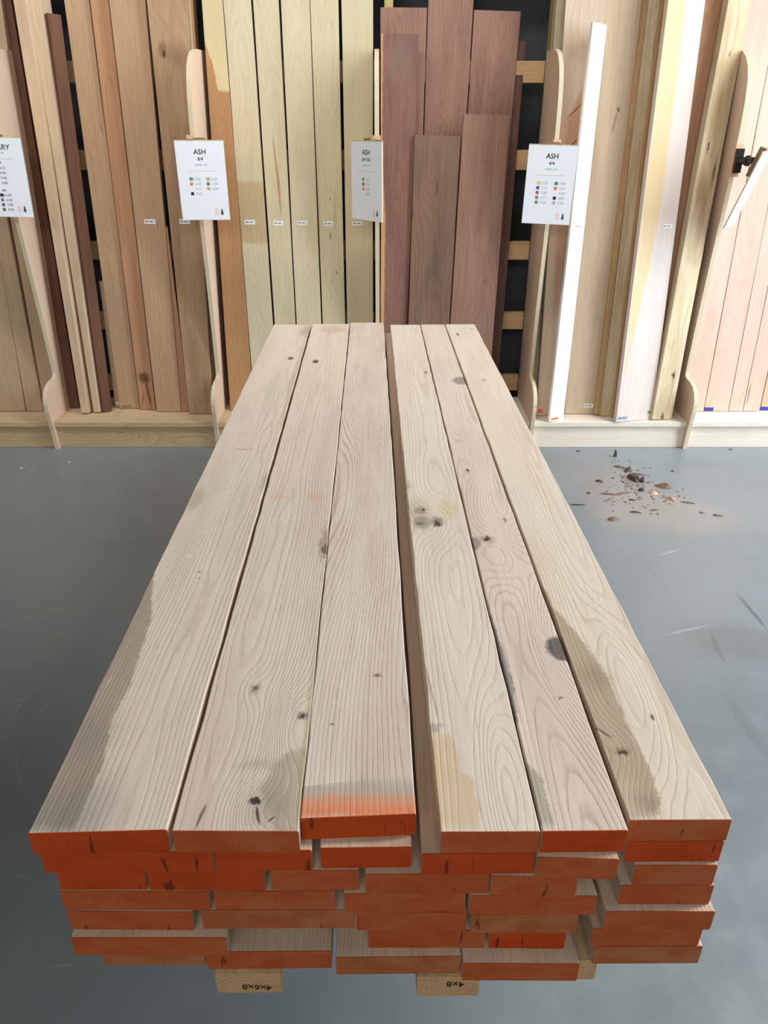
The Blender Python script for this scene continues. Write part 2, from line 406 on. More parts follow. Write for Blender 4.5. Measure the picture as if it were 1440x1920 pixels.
M['pink'] = wood('pale_pink_board', (216, 186, 170), (184, 148, 128), alt=(206, 176, 156), freq=60, contrast=0.25, streak=0.25, cath=0.12, mottle=0.7, flecks=0.4)
paper_s = plain('sticker_paper', (226, 228, 230), 0.5, 0.02)
print_s = plain('sticker_print', (120, 122, 128), 0.6, 0.02)
STK = {'white': paper_s, 'orange': plain('orange_sticker', (222, 96, 52), 0.6), 'blue': plain('blue_sticker', (52, 62, 150), 0.6),
       'grey': plain('grey_sticker', (130, 144, 160), 0.6), 'green': plain('green_sticker', (128, 150, 70), 0.6), 'olive': plain('olive_sticker', (140, 128, 60), 0.6)}

LEAN = math.radians(5.5)
rb_rnd = random.Random(5)
def rack_board(label, mat, top, bot, T=0.03, yaw=0.0, ztop=None, ytop=None, stickers=(), group=None, lean=LEAN, floorz=SHELF_Z):
    """top/bot = (py, x left, x right) where the front edges cross two picture rows; bot row is the contact line with the shelf.
    yaw = how far (m) the right edge stands behind the left one."""
    yT, xlT, xrT = top; yB, xlB, xrB = bot
    by = on_z((xlB + xrB) / 2, yB, floorz).y
    raise_ = T * math.sin(lean) + 0.0008
    zt = ztop if ztop else 2.45
    pts = []
    for xT, xB, dy in ((xlT, xlB, -yaw / 2), (xrT, xrB, yaw / 2)):
        a, b = on_lean(xB, yB, by + dy, floorz, lean), on_lean(xT, yT, by + dy, floorz, lean)
        d = b - a
        def atz(z): return a + d * ((z - a.z) / d.z)
        if ytop is not None: z1 = on_lean(xT, ytop, by + dy, floorz, lean).z
        else: z1 = zt
        pts.append((atz(floorz + raise_), atz(z1)))
    (BL, TL), (BR, TR) = pts
    o0 = (BL + BR) / 2; Y = ((TL + TR) / 2 - o0); L = Y.length; Y.normalize()
    X = (BR - BL); X = (X - Y * X.dot(Y)).normalized(); Z = X.cross(Y)
    f = lambda p: (p - o0).dot(X)
    o = board_mesh('lumber_board', f(BL), f(BR), f(TL), f(TR), L, T, M[mat] if isinstance(mat, str) else mat, segs=6, jit=0.0012, rnd=rb_rnd)
    mw = Matrix(((X.x, Y.x, Z.x, o0.x), (X.y, Y.y, Z.y, o0.y), (X.z, Y.z, Z.z, o0.z), (0, 0, 0, 1)))
    o.matrix_world = mw
    tag(o, label, 'board', group)
    inv = mw.inverted()
    for (kind, x0, y0, x1, y1) in stickers:
        c = []
        for (px, py) in ((x0, y1), (x1, y0)):
            r = ray(px, py); n = Z; s = (o0 - EYEV).dot(n) / r.dot(n); c.append(inv @ (EYEV + r * s))
        (a, b) = c
        st = box('sticker', (a.x, a.y, 0.0), (b.x, b.y, 0.0006), STK[kind], o)
        if kind == 'white' and (x1 - x0) > 14:
            w_, h_ = b.x - a.x, b.y - a.y
            pr = mesh_obj('print', [(a.x + w_ * p, a.y + h_ * q, 0.0009) for (p, q) in ((.12, .35), (.3, .35), (.3, .7), (.12, .7), (.42, .4), (.8, .4), (.8, .6), (.42, .6))],
                          [(0, 1, 2, 3), (4, 5, 6, 7)], print_s, st)
    return o
B = rack_board
def local_stain_mat(*a, **k): return wood(*a, **k)
# -- bay left of the first divider
B('grey-tan board just beyond the far left edge of the photo', 'grey_tan', (560, -122, -54), (772, -62, -6), T=0.03)
B('warm brown board two places beyond the far left edge of the photo', 'brown', (560, -190, -124), (772, -118, -64), T=0.03)
B('wide grey-tan board at the far left edge of the rack', 'grey_tan', (560, -52, 12), (772, -4, 48), T=0.03)
B('narrow grey-tan board behind the cherry price sign, second from left edge', 'grey_tan', (560, 13, 41), (772, 50, 81), T=0.03)
B('grey-tan board close on the left of the leftmost divider', 'grey_tan', (560, 46, 82), (770, 84, 112), T=0.03)
# -- bay between first and second divider
B('board half hidden right beside the leftmost divider, its shade coloured dark brown', 'dark', (300, 48, 71), (766, 132, 149), T=0.03)
B('pale thick board standing on edge beside the shade-darkened board, leftmost bay', 'cream', (300, 74, 94), (778, 153, 166), T=0.10, yaw=-0.004, stickers=[])
B('second pale board standing on edge, with light right side', 'cream', (300, 100, 118), (776, 176, 187), T=0.09, yaw=-0.004)
B('short dark red board leaning beside the black gap', 'red', (300, 127, 150), (773, 194, 211), T=0.03, ytop=26, yaw=0.03)
B('thin tan board peeking out left of the wide brown boards', 'grey_tan', (560, 190, 204), (764, 216, 228), T=0.02, ztop=0.75, stickers=[('white', 218, 753, 223, 758)])
B('smooth olive-brown board just right of the black gap', 'brown', (0, 120, 167), (767, 225, 262), T=0.03, stickers=[('olive', 228, 760, 246, 764)])
B('pinkish brown board with a dark knot near its foot', wood('knotted_foot_board', (188, 144, 110), (140, 94, 66), freq=80, contrast=0.3, streak=0.4, flecks=0.3,
  stains=[('e', 0.0, 0.16, 0.03, 0.03, (76, 46, 34), 0.85, 0.9), ('l', 0.005, 0.16, 0.02, 0.0, 0.007, (84, 54, 44), 0.8), ('l', -0.008, 0.10, -0.03, 0.0, 0.004, (96, 64, 50), 0.7)]), (0, 168, 203), (769, 263, 292), T=0.025)
B('warm brown board with a price sticker, right of the knotted-foot board', 'brown', (0, 204, 272), (773, 294, 340), T=0.03, stickers=[('white', 271, 411, 291, 420)])
B('narrow brown strip seen between two wide brown boards', 'pinkbrown', (560, 310, 330), (772, 336, 356), T=0.015, ztop=1.0)
B('mottled brown board with an oval knot left of the second divider', wood('oval_knot_board', (176, 146, 114), (128, 98, 70), alt=(150, 120, 90), freq=60, contrast=0.3, streak=0.25, cath=0.12, mottle=0.9, flecks=0.4,
  stains=[('e', -0.035, 1.56, 0.018, 0.035, (90, 68, 50), 0.6, 0.9), ('e', -0.030, 1.545, 0.006, 0.015, (32, 24, 20), 0.95, 0.6), ('e', 0.02, 1.55, 0.05, 0.05, (118, 90, 66), 0.5, 1.2)]),
  (0, 275, 350), (777, 355, 401), T=0.035, stickers=[('white', 337, 411, 356, 420)])
B('thin pale board on edge behind the top of the second divider', 'cream', (0, 351, 355), (770, 401.8, 404.5), T=0.08)
B('second thin pale board on edge behind the second divider', 'pinkbrown', (0, 356, 361), (768, 405.2, 408.5), T=0.07)
# -- bay between second and third divider
B('orange-brown board with a pale top right of the second divider', wood('pale_top_board', (176, 136, 96), (140, 98, 64), freq=70, contrast=0.3, streak=0.35, cath=0.10, flecks=0.2,  # colour turns paler above a curved line
  stains=[('b', [(1.40, -0.005, 0.07), (1.52, -0.02, 0.07), (1.60, -0.05, 0.07), (2.5, -0.06, 0.07)], (206, 196, 156), 0.9, 0.006)]), (0, 378, 417), (770, 432, 476), T=0.03)
PRICE = 'white'
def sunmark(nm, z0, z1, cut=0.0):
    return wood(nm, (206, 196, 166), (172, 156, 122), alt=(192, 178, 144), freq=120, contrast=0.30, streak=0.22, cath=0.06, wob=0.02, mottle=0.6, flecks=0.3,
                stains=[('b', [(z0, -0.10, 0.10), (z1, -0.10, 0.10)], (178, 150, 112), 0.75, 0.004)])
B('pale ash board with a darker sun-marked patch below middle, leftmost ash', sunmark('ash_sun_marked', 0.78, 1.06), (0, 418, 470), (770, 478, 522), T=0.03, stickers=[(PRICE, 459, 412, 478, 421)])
B('pale ash board with a brown streak, second of the ash row', wood('ash_streaked', (205, 195, 165), (172, 154, 120), alt=(190, 176, 142), freq=120, contrast=0.30, streak=0.22, cath=0.06, wob=0.02, mottle=0.6, flecks=0.3,
  stains=[('l', 0.01, 0.98, -0.005, 1.25, 0.004, (150, 112, 72), 0.8), ('l', 0.012, 0.9, 0.008, 1.12, 0.006, (160, 122, 82), 0.7)]), (0, 474, 522), (770, 526, 562), T=0.03, stickers=[(PRICE, 513, 414, 531, 423)])
B('pale ash board with wavy grain, third of the ash row', 'ash', (0, 526, 580), (770, 564, 608), T=0.03, stickers=[(PRICE, 558, 414, 576, 422)])
B('pale ash board with small knots, fourth of the ash row', wood('ash_knots', (204, 194, 162), (170, 152, 116), alt=(188, 172, 136), freq=120, contrast=0.30, streak=0.22, cath=0.06, wob=0.02, mottle=0.7, flecks=0.3,
  stains=[('e', 0.0, 0.98, 0.003, 0.005, (80, 60, 36), 0.9, 0.5), ('e', 0.02, 0.94, 0.01, 0.08, (176, 146, 98), 0.6, 1.0), ('e', -0.003, 0.82, 0.004, 0.02, (110, 84, 50), 0.8, 0.7), ('e', 0.02, 0.66, 0.004, 0.008, (110, 84, 50), 0.8, 0.7)]),
  (0, 581, 634), (770, 611, 651), T=0.03, stickers=[(PRICE, 607, 415, 625, 424)])
B('pale ash board beside the walnut bay, rightmost of the ash row', wood('ash_ringed', (202, 192, 160), (170, 152, 116), alt=(190, 176, 140), freq=120, contrast=0.28, streak=0.2, cath=0.06, wob=0.02, mottle=0.6), (0, 640, 699), (770, 654, 700), T=0.03, stickers=[(PRICE, 661, 415, 680, 423)])
# -- walnut bay
B('tall walnut board with a split corner, back left of the walnut', 'walnut', (100, 713, 798), (760, 714, 776), T=0.03, ytop=14)
B('tallest walnut board in the back row, middle', 'walnut', (100, 800, 882), (760, 778, 842), T=0.03)
B('tall smooth walnut board in the back row, right', 'walnut', (100, 884, 970), (760, 844, 912), T=0.03, ytop=20)
B('dark walnut board edge at the right of the walnut bay', 'walnut4', (300, 938, 968), (758, 900, 930), T=0.03, ytop=76)
B('purple-brown walnut board with a pale left edge, front left', wood('sapwood_walnut', (132, 98, 87), (88, 62, 58), alt=(112, 82, 77), freq=80, contrast=0.3, streak=0.4, cath=0.09, saw=0.30, mottle=0.8,
  stains=[('b', [(0, -0.09, -0.045), (0.9, -0.09, -0.047), (1.2, -0.09, -0.066), (2.0, -0.09, -0.07)], (206, 160, 112), 0.85, 0.006), ('e', 0.0, 1.52, 0.05, 0.09, (120, 100, 88), 0.7, 0.5)]),
  (300, 714, 776), (770, 714, 757), T=0.034, ytop=63)
B('grey-streaked walnut board, shorter, front middle', 'walnut3', (300, 776, 861), (772, 760, 832), T=0.034, ytop=254)
B('red-brown walnut board, shorter, front right', 'walnut', (300, 864, 950), (772, 834, 914), T=0.036, ytop=215)
# -- bay between fourth and fifth divider
B('greenish pale board edge rising behind the fourth divider', 'ash', (0, 1044, 1060), (768, 994, 1004), T=0.03)
B('sand-coloured board with a reddish heart streak right of the fourth divider', wood('red_heart_board', (204, 186, 166), (172, 148, 124), alt=(192, 168, 146), freq=60, contrast=0.22, streak=0.3, cath=0.12, mottle=0.7,
  stains=[('b', [(0.30, -0.03, -0.02), (0.6, -0.05, 0.012), (1.0, -0.06, 0.03), (1.30, -0.05, 0.04), (1.42, 0.0, 0.035), (1.52, 0.028, 0.032)], (168, 122, 94), 0.75, 0.03), ('e', 0.01, 0.72, 0.012, 0.2, (112, 82, 76), 0.7, 1.2),
          ('l', -0.045, 1.30, 0.03, 1.37, 0.003, (84, 48, 38), 0.8), ('l', -0.04, 1.17, 0.03, 1.24, 0.003, (84, 48, 38), 0.8), ('e', 0.028, 1.13, 0.006, 0.008, (50, 28, 24), 0.9, 0.6)]),
  (0, 1061, 1138), (780, 1006, 1056), T=0.03, stickers=[('orange', 1008, 767, 1017, 774)])
B('bright white board turned to the right, with an orange sticker at its foot', 'white', (47, 1113, 1137), (789, 1030, 1056), T=0.014, yaw=0.055, ytop=44,
  stickers=[('white', 1077, 421, 1092, 428), ('orange', 1033, 782, 1047, 788)])
B('wide sand-coloured board with a slanting dark mark, beside the white board', wood('slant_mark_board', (200, 180, 154), (168, 142, 116), alt=(186, 162, 136), freq=60, contrast=0.22, streak=0.3, cath=0.12, mottle=0.7,
  stains=[('e', 0.026, 1.34, 0.006, 0.012, (90, 66, 50), 0.85, 0.8), ('l', 0.024, 1.34, 0.008, 1.24, 0.006, (150, 122, 98), 0.7)]),
  (0, 1137, 1205), (777, 1058, 1112), T=0.03, stickers=[('white', 1094, 757, 1113, 764)])
B('brown board edge in the shaded gap right of the sand boards', 'edge', (0, 1206, 1216), (780, 1114, 1124), T=0.05)
B('weathered grey-brown board between sand and yellow boards', 'rough', (0, 1217, 1240), (781, 1125, 1146), T=0.03)
B('thin tan board edge on the left of the yellow board', 'edge', (0, 1241, 1251), (784, 1147, 1153), T=0.04)
B('pale board turned to the light, yellow left half and white right half', wood('yellow_white_board', (214, 202, 194), (190, 172, 158), alt=(204, 188, 180), freq=50, contrast=0.2, streak=0.2, cath=0.14, mottle=0.5,
  stains=[('b', [(0.22, -0.09, -0.074), (0.45, -0.09, -0.05), (0.7, -0.09, -0.015), (1.0, -0.09, 0.005), (2.5, -0.09, 0.004)], (216, 190, 142), 0.95, 0.01)]),
  (0, 1254, 1322), (790, 1155, 1221), T=0.026, yaw=0.05, stickers=[('white', 1243, 420, 1261, 428), ('grey', 1158, 781, 1176, 787), ('green', 1214, 770, 1220, 776)])
B('brown board set back in the shade right of the yellow board', 'pinkbrown', (0, 1322, 1362), (781, 1216, 1240), T=0.03)
B('rough board with cracks and dark knots left of the rightmost divider', wood('cracked_board', (214, 198, 166), (146, 118, 86), alt=(192, 168, 128), freq=60, contrast=0.3, streak=0.45, cath=0.10, mottle=0.8, flecks=0.4,
  stains=[('e', 0.02, 0.215, 0.008, 0.02, (46, 38, 34), 0.95, 0.8), ('l', 0.004, 0.22, 0.025, 0.215, 0.004, (50, 42, 38), 0.9), ('e', 0.0, 0.01, 0.01, 0.025, (52, 42, 34), 0.9, 0.9),
          ('e', -0.02, 1.02, 0.02, 0.12, (150, 106, 76), 0.6, 1.1), ('e', -0.02, 1.20, 0.005, 0.03, (70, 50, 36), 0.9, 0.8), ('e', 0.0, 1.37, 0.012, 0.05, (186, 140, 76), 0.7, 1.1), ('e', 0.0, 1.54, 0.004, 0.012, (120, 100, 84), 0.8, 0.8), ('e', 0.012, 0.93, 0.022, 0.16, (168, 124, 88), 0.65, 1.2), ('e', 0.03, 1.10, 0.008, 0.06, (88, 62, 44), 0.8, 1.0), ('e', -0.005, 1.30, 0.02, 0.09, (196, 164, 106), 0.5, 1.2), ('e', -0.012, 0.55, 0.02, 0.12, (196, 172, 132), 0.6, 1.2)]),
  (0, 1366, 1408), (788, 1222, 1259), T=0.04, yaw=0.02)
# -- bay right of the fifth divider
B('pale pink board close right of the rightmost divider', 'pink', (0, 1404, 1462), (772, 1273, 1319), T=0.03)
B('pale pink board with a blue sticker at its foot', 'pink', (0, 1463, 1514), (772, 1320, 1365), T=0.03, stickers=[('blue', 1320, 764, 1338, 770)])
B('narrow pale pink board right of the blue-stickered one', 'pink', (0, 1515, 1548), (772, 1366, 1392), T=0.03)
B('pale pink board with a brown foot mark near the right edge', wood('pink_foot_mark', (216, 186, 170), (184, 148, 128), alt=(206, 176, 156), freq=60, contrast=0.25, streak=0.25, cath=0.12, mottle=0.7,
  stains=[('e', -0.03, 0.09, 0.004, 0.05, (140, 84, 60), 0.8, 0.8), ('e', 0.01, 0.36, 0.003, 0.012, (110, 70, 54), 0.8, 0.8)]), (0, 1549, 1590), (772, 1393, 1423), T=0.03)
B('olive-tan board with a blue sticker at the far right edge', 'sand', (0, 1592, 1655), (770, 1425, 1474), T=0.03, stickers=[('blue', 1425, 763, 1446, 769)])
B('pale pink board just outside on the far right', 'pink', (0, 1657, 1720), (770, 1476, 1530), T=0.03)

# ================================================================== PRICE SIGNS
paper = plain('sign_paper', (232, 238, 246), 0.45, 0.01)
ink = plain('sign_ink', (60, 66, 72), 0.6, 0.02)
ink_light = plain('sign_ink_light', (168, 176, 184), 0.6, 0.02)
ink_peach = plain('sign_ink_peach', (240, 206, 190), 0.6, 0.02)
tree_ink = plain('sign_tree_ink', (44, 62, 66), 0.6, 0.02)
mount_black = plain('black_plastic', (26, 28, 30), 0.35, 0.05, spec=0.5)
sign_back = plain('sign_backing_wood', (196, 176, 146), 0.7, 0.08)
block_w = wood('sign_block_wood', (150, 122, 96), (112, 86, 64), freq=120, contrast=0.3)
plate_w = wood('sign_plate_wood', (222, 186, 152), (184, 144, 110), freq=120, contrast=0.25)
SW = {}
def swatch(rgb):
    if rgb not in SW: SW[rgb] = plain('swatch_%d_%d_%d' % rgb, rgb, 0.6, 0.02)
    return SW[rgb]
def cyl(name, p0, p1, r0, r1, mat, parent, seg=20):
    p0, p1 = Vector(p0), Vector(p1); d = (p1 - p0).normalized()
    a = d.orthogonal().normalized(); b = d.cross(a); V = []
    for p, r in ((p0, r0), (p1, r1)):
        for i in range(seg):
            t = 2 * math.pi * i / seg; V.append(p + a * (r * math.cos(t)) + b * (r * math.sin(t)))
    Fc = [(i, (i + 1) % seg, seg + (i + 1) % seg, seg + i) for i in range(seg)] + [tuple(range(seg))[::-1], tuple(range(seg, 2 * seg))]
    return mesh_obj(name, V, Fc, mat, parent, False)
def ball(name, c, rx, ry, rz, mat, parent, nu=20, nv=12):
    V, Fc = [], []
    for j in range(nv + 1):
        f = math.pi * j / nv
        for i in range(nu):
            t = 2 * math.pi * i / nu
            V.append((c[0] + rx * math.sin(f) * math.cos(t), c[1] + ry * math.sin(f) * math.sin(t), c[2] + rz * math.cos(f)))
    for j in range(nv):
        for i in range(nu):
            Fc.append((j * nu + i, (j + 1) * nu + i, (j + 1) * nu + (i + 1) % nu, j * nu + (i + 1) % nu))
    return mesh_obj(name, V, Fc, mat, parent, True)
SGW, SGH = 0.196, 0.296
def price_sign(label, xp, cpx, cpy, dist, yaw, roll, title, grade, cols, extra=(), sub=True, tilt=0.0, lift=0.0, subz=0.059):
    zm = on_y(cpx, cpy, dist).z + SGH * 0.36
    root = empty('price_sign', (xp, 3.462, zm)); tag(root, label, 'sign', 'price signs on the rack dividers')
    # fixing on the divider edge
    box('mount_plate', (-0.016, -0.012, -0.062), (0.016, 0.0, 0.062), plate_w, root)
    box('mount_base', (-0.014, -0.034, -0.046), (0.014, -0.012, 0.046), mount_black, root)
    C = on_y(cpx, cpy, dist) - Vector(root.location)
    board = mesh_obj('backing', *(lambda b: (b, BOXF))([(x, y, z) for z in (-SGH / 2 - 0.001, SGH / 2 + 0.004) for (x, y) in ((-SGW / 2, 0.0015), (SGW / 2, 0.0015), (SGW / 2, 0.006), (-SGW / 2, 0.006))]), sign_back, root)
    board.location = C
    board.rotation_euler = (tilt, roll, yaw)
    R = board.rotation_euler.to_matrix()
    at = C + R @ Vector((0, 0.03, SGH * 0.36))
    cyl('mount_arm', (0, -0.03, 0), at, 0.014, 0.014, mount_black, root)
    ball('mount_ball', (Vector((0, -0.034, 0)) * 0.45 + at * 0.55), 0.019, 0.019, 0.021, mount_black, root)
    box('block', (-0.022, 0.0062, SGH * 0.5 - 0.10), (0.022, 0.032, SGH * 0.5 + 0.012), block_w, board)
    sh = box('paper', (-SGW / 2, 0.0, -SGH / 2), (SGW / 2, 0.0014, SGH / 2), paper, board)
    def lay(o, k=1): o.location = (0, -0.0004 * k, 0); return o
    big = []
    if title: big.append((title, 0.0, 0.100 + lift, 0.027, 'CENTER', 0.0004))
    if grade: big.append((grade, 0.0, 0.077, 0.018, 'CENTER', 0.0002))
    for (s, x, z, size) in extra: big.append((s, x, z, size, 'CENTER', 0.0001))
    if big: lay(text_mesh('heading', big, ink, sh))
    if sub:
        lay(quads_mesh('subheading', [(-0.024 + 0.0062 * k, subz, -0.0195 + 0.0062 * k, subz + 0.0035 + 0.0012 * (k % 2)) for k in range(8) if k != 5], ink_light, sh))
        lay(quads_mesh('divider_line', [(-0.056, subz - 0.021, 0.056, subz - 0.019)], ink_peach, sh))
    prices = []
    for (x, z0, rows) in cols:
        for i, (sw, txt) in enumerate(rows):
            z = z0 - i * 0.0185
            if sw: lay(quads_mesh('swatch', [(x - 0.006, z, x + 0.006, z + 0.012)], swatch(sw), sh))
            prices.append((txt, x + 0.039, z + 0.0015, 0.0135, 'RIGHT', 0))
    if prices: lay(text_mesh('prices', prices, ink_light if title == 'ASH' else ink, sh))
    if sub:
        lay(quads_mesh('logo_mark', [(0.040, -0.128, 0.044, -0.104), (0.046, -0.128, 0.054, -0.122), (0.046, -0.119, 0.054, -0.113), (0.046, -0.110, 0.054, -0.104)], ink_peach, sh))
        cx, cz = 0.068, -0.131
        tv = [(cx - .0012, 0, cz), (cx + .0012, 0, cz), (cx + .0012, 0, cz + .006), (cx - .0012, 0, cz + .006)]
        tf = [(0, 1, 2, 3)]
        for (hw, z0, z1) in ((.0075, .005, .015), (.0058, .0115, .021), (.0040, .018, .028)):
            b = len(tv); tv += [(cx - hw, -.00002 * b, cz + z0), (cx + hw, -.00002 * b, cz + z0), (cx, -.00002 * b, cz + z1)]; tf.append((b, b + 1, b + 2))
        lay(mesh_obj('logo_tree', tv, tf, tree_ink, sh), 1)
    return root
G, O_, K, TN, BR_, OL, Y_, BL_, RD, GY, LG = (52, 160, 100), (236, 120, 70), (30, 34, 48), (196, 170, 140), (140, 110, 90), (190, 170, 90), (236, 214, 80), (50, 84, 160), (206, 76, 90), (120, 122, 140), (110, 150, 70)
price_sign('white price sign headed CHERRY, cut off by the left photo edge', -1.607, 4, 334, 3.34, 0.10, 0.03, 'CHERRY', None,
           [(-0.020, 0.032, [(TN, '$ 4.35'), (GY, '4.95'), ((150, 90, 80), '5.45'), ((130, 110, 110), '6.00')]), (-0.014, -0.070, [(K, '$ 6.00'), (GY, '6.50'), ((130, 90, 80), '7.00'), ((110, 116, 60), '8.00')])],
           [('4/4', 0.0, 0.054, 0.012), ('8/4', 0.0, -0.050, 0.012)], lift=0.006, subz=0.092)
price_sign('white price sign headed ASH 8/4 on the second divider', -0.80, 380, 340, 3.34, 0.05, 0.0, 'ASH', '8/4',
           [(-0.046, 0.003, [(G, '$ 5.90'), (O_, '6.00'), (None, '6.15'), (K, '6.30')]), (0.022, 0.003, [(TN, '$ 6.50'), (BR_, '7.00'), (OL, '8.00')])])
price_sign('white price sign headed ASH 6/4 FAS, turned aside before the walnut', -0.030, 687, 341, 3.34, -0.86, 0.0, 'ASH', '6/4 FAS',
           [(-0.020, 0.003, [((110, 150, 80), '5.25'), ((70, 130, 70), '5.45'), ((230, 120, 110), '5.55'), (None, '5.80')])])
price_sign('white price sign headed ASH 4/4 on the fourth divider', 0.717, 1030, 348, 3.34, -0.24, 0.02, 'ASH', '4/4',
           [(-0.046, 0.003, [(Y_, '$ 2.25'), (BL_, '2.75'), (RD, '3.00'), (GY, '3.15'), (LG, '3.50')]), (0.026, 0.003, [((50, 140, 90), '$ 4.00'), (O_, '4.35'), (None, '4.60'), (K, '5.00'), ((180, 180, 176), '5.40')])])
price_sign('white price sign seen almost edge-on at the right on a black mount', 1.478, 1402, 357, 3.34, 0.98, 0.0, None, None, [], sub=False, tilt=0.30)

# ================================================================== THE STACK OF OAK BOARDS
TOPZ, LT = 0.680, 0.0365
OAKL, OAKD = (226, 210, 194), (172, 146, 122)
YFAR = 3.10
AX = -0.0160            # the pile runs slightly to the left as it recedes
paint_mats = []
def paint(name, rgb, worn, bare):
    n = NT(name); tc = n.t.nodes.new('ShaderNodeTexCoord'); P = tc.outputs['Object']
    u, v, w = n.sep(P)
    oi = n.t.nodes.new('ShaderNodeObjectInfo'); off = n.m('MULTIPLY', oi.outputs['Random'], 41.0)
    a, _ = n.noise(n.comb(n.m('MULTIPLY', u, 16), 0, n.m('MULTIPLY', w, 30)), 1, 4, 0.6, off)
    b, _ = n.noise(n.comb(n.m('MULTIPLY', u, 240), 0, n.m('MULTIPLY', w, 60)), 1, 3, 0.6, off)
    c, _ = n.noise(n.comb(n.m('MULTIPLY', u, 95), 0, n.m('MULTIPLY', w, 12)), 1, 2, 0.5, off)
    L = lin(rgb)
    col = n.mix(n.ramp(a, 0.3, 0.75), tuple(x * 0.80 for x in L[:3]) + (1,), tuple(min(1, x * 1.15) for x in L[:3]) + (1,))
    col = n.mix(n.m('MULTIPLY', n.ramp(a, 0.42, 0.68), worn), col, lin(bare))
    col = n.mix(n.m('MULTIPLY', n.ramp(b, 0.5, 0.75), 0.22), col, tuple(x * 0.5 for x in L[:3]) + (1,))
    col = n.mix(n.m('MULTIPLY', n.ramp(c, 0.66, 0.71), 0.7), col, (0.045, 0.016, 0.008, 1))
    n.put(n.b.inputs['Base Color'], col); n.b.inputs['Roughness'].default_value = 0.6; n.b.inputs['Specular IOR Level'].default_value = 0.15
    n.bump(n.m('ADD', b, a), 0.25, 0.001)
    return n.mat
PAINT = [paint('orange_end_paint', (184, 70, 24), 0.35, (150, 66, 26)), paint('orange_end_paint_thin', (180, 86, 42), 0.65, (158, 100, 64)), paint('orange_end_paint_worn', (174, 98, 56), 0.8, (160, 114, 80))]
oak_low = [wood('oak_lower_%s' % c, (214, 194, 172), (150, 120, 96), freq=260, contrast=0.35, streak=0.3, cath=0.02, wob=0.01, saw=0.12, mottle=0.5) for c in ('pale', 'tan')]
st_rnd = random.Random(11)

def stack_board(label, TLp, TRp, zt, mat, pmat, far=None, T=LT - 0.0006, group='boards of the stack', yfar=None, fx=None, segs=14, jit=0.0012):
    a, b = on_z(*TLp, zt), on_z(*TRp, zt)
    y0 = (a.y + b.y) / 2
    yf = yfar if yfar else YFAR + st_rnd.uniform(-0.03, 0.015)
    if far:
        fa, fb = on_z(*far[0], zt), on_z(*far[1], zt)
        yf = (fa.y + fb.y) / 2
        xa1, xb1 = fa.x, fb.x
    else:
        dx = AX * (yf - y0)
        xa1, xb1 = a.x + dx, b.x + dx
    org = Vector(((a.x + b.x) / 2, y0, zt))
    o = board_mesh('oak_board', a.x - org.x, b.x - org.x, xa1 - org.x, xb1 - org.x, yf - y0, T, mat, segs=segs, jit=jit, rnd=st_rnd)
    # let the near end follow the (slightly out of square) saw cut
    sk = (b.y - a.y) / max(1e-4, (b.x - a.x))
    for vtx in o.data.vertices[:8]: vtx.co.y += sk * vtx.co.x
    o.location = org
    e = board_mesh('painted_end', a.x - org.x + 0.0002, b.x - org.x - 0.0002, a.x - org.x + 0.0002, b.x - org.x - 0.0002, 0.0, T, PAINT[pmat], y0=-0.0011)
    for vtx in e.data.vertices: vtx.co.y += sk * vtx.co.x
    e.parent = o
    tag(o, label, 'board', group)
    return o, org

# stains of the top boards are measured as picture boxes and turned into board coordinates
def to_local(px, py, org): p = on_z(px, py, TOPZ); return p.x - org.x, p.y - org.y
def EL(org, x0, y0, x1, y1, rgb, amt, soft=0.8):
    c = to_local((x0 + x1) / 2, (y0 + y1) / 2, org)
    l, r = to_local(x0, (y0 + y1) / 2, org), to_local(x1, (y0 + y1) / 2, org)
    n, f = to_local((x0 + x1) / 2, y1, org), to_local((x0 + x1) / 2, y0, org)
    return ('e', c[0], (n[1] + f[1]) / 2, (r[0] - l[0]) / 2, (f[1] - n[1]) / 2, rgb, amt, soft)
def LN(org, p0, p1, hw, rgb, amt):
    a, b = to_local(*p0, org), to_local(*p1, org); return ('l', a[0], a[1], b[0], b[1], hw, rgb, amt)
def BAND(org, pts, rgb, amt, soft):
    """pts: (py, px low, px high) listed from near to far"""
    out = []
    for (py, xl, xh) in pts:
        a, b = to_local(xl, py, org), to_local(xh, py, org); out.append((a[1], a[0], b[0]))
    return ('b', out, rgb, amt, soft)
def org_of(TLp, TRp):
    a, b = on_z(*TLp, TOPZ), on_z(*TRp, TOPZ); return Vector(((a.x + b.x) / 2, (a.y + b.y) / 2, TOPZ))

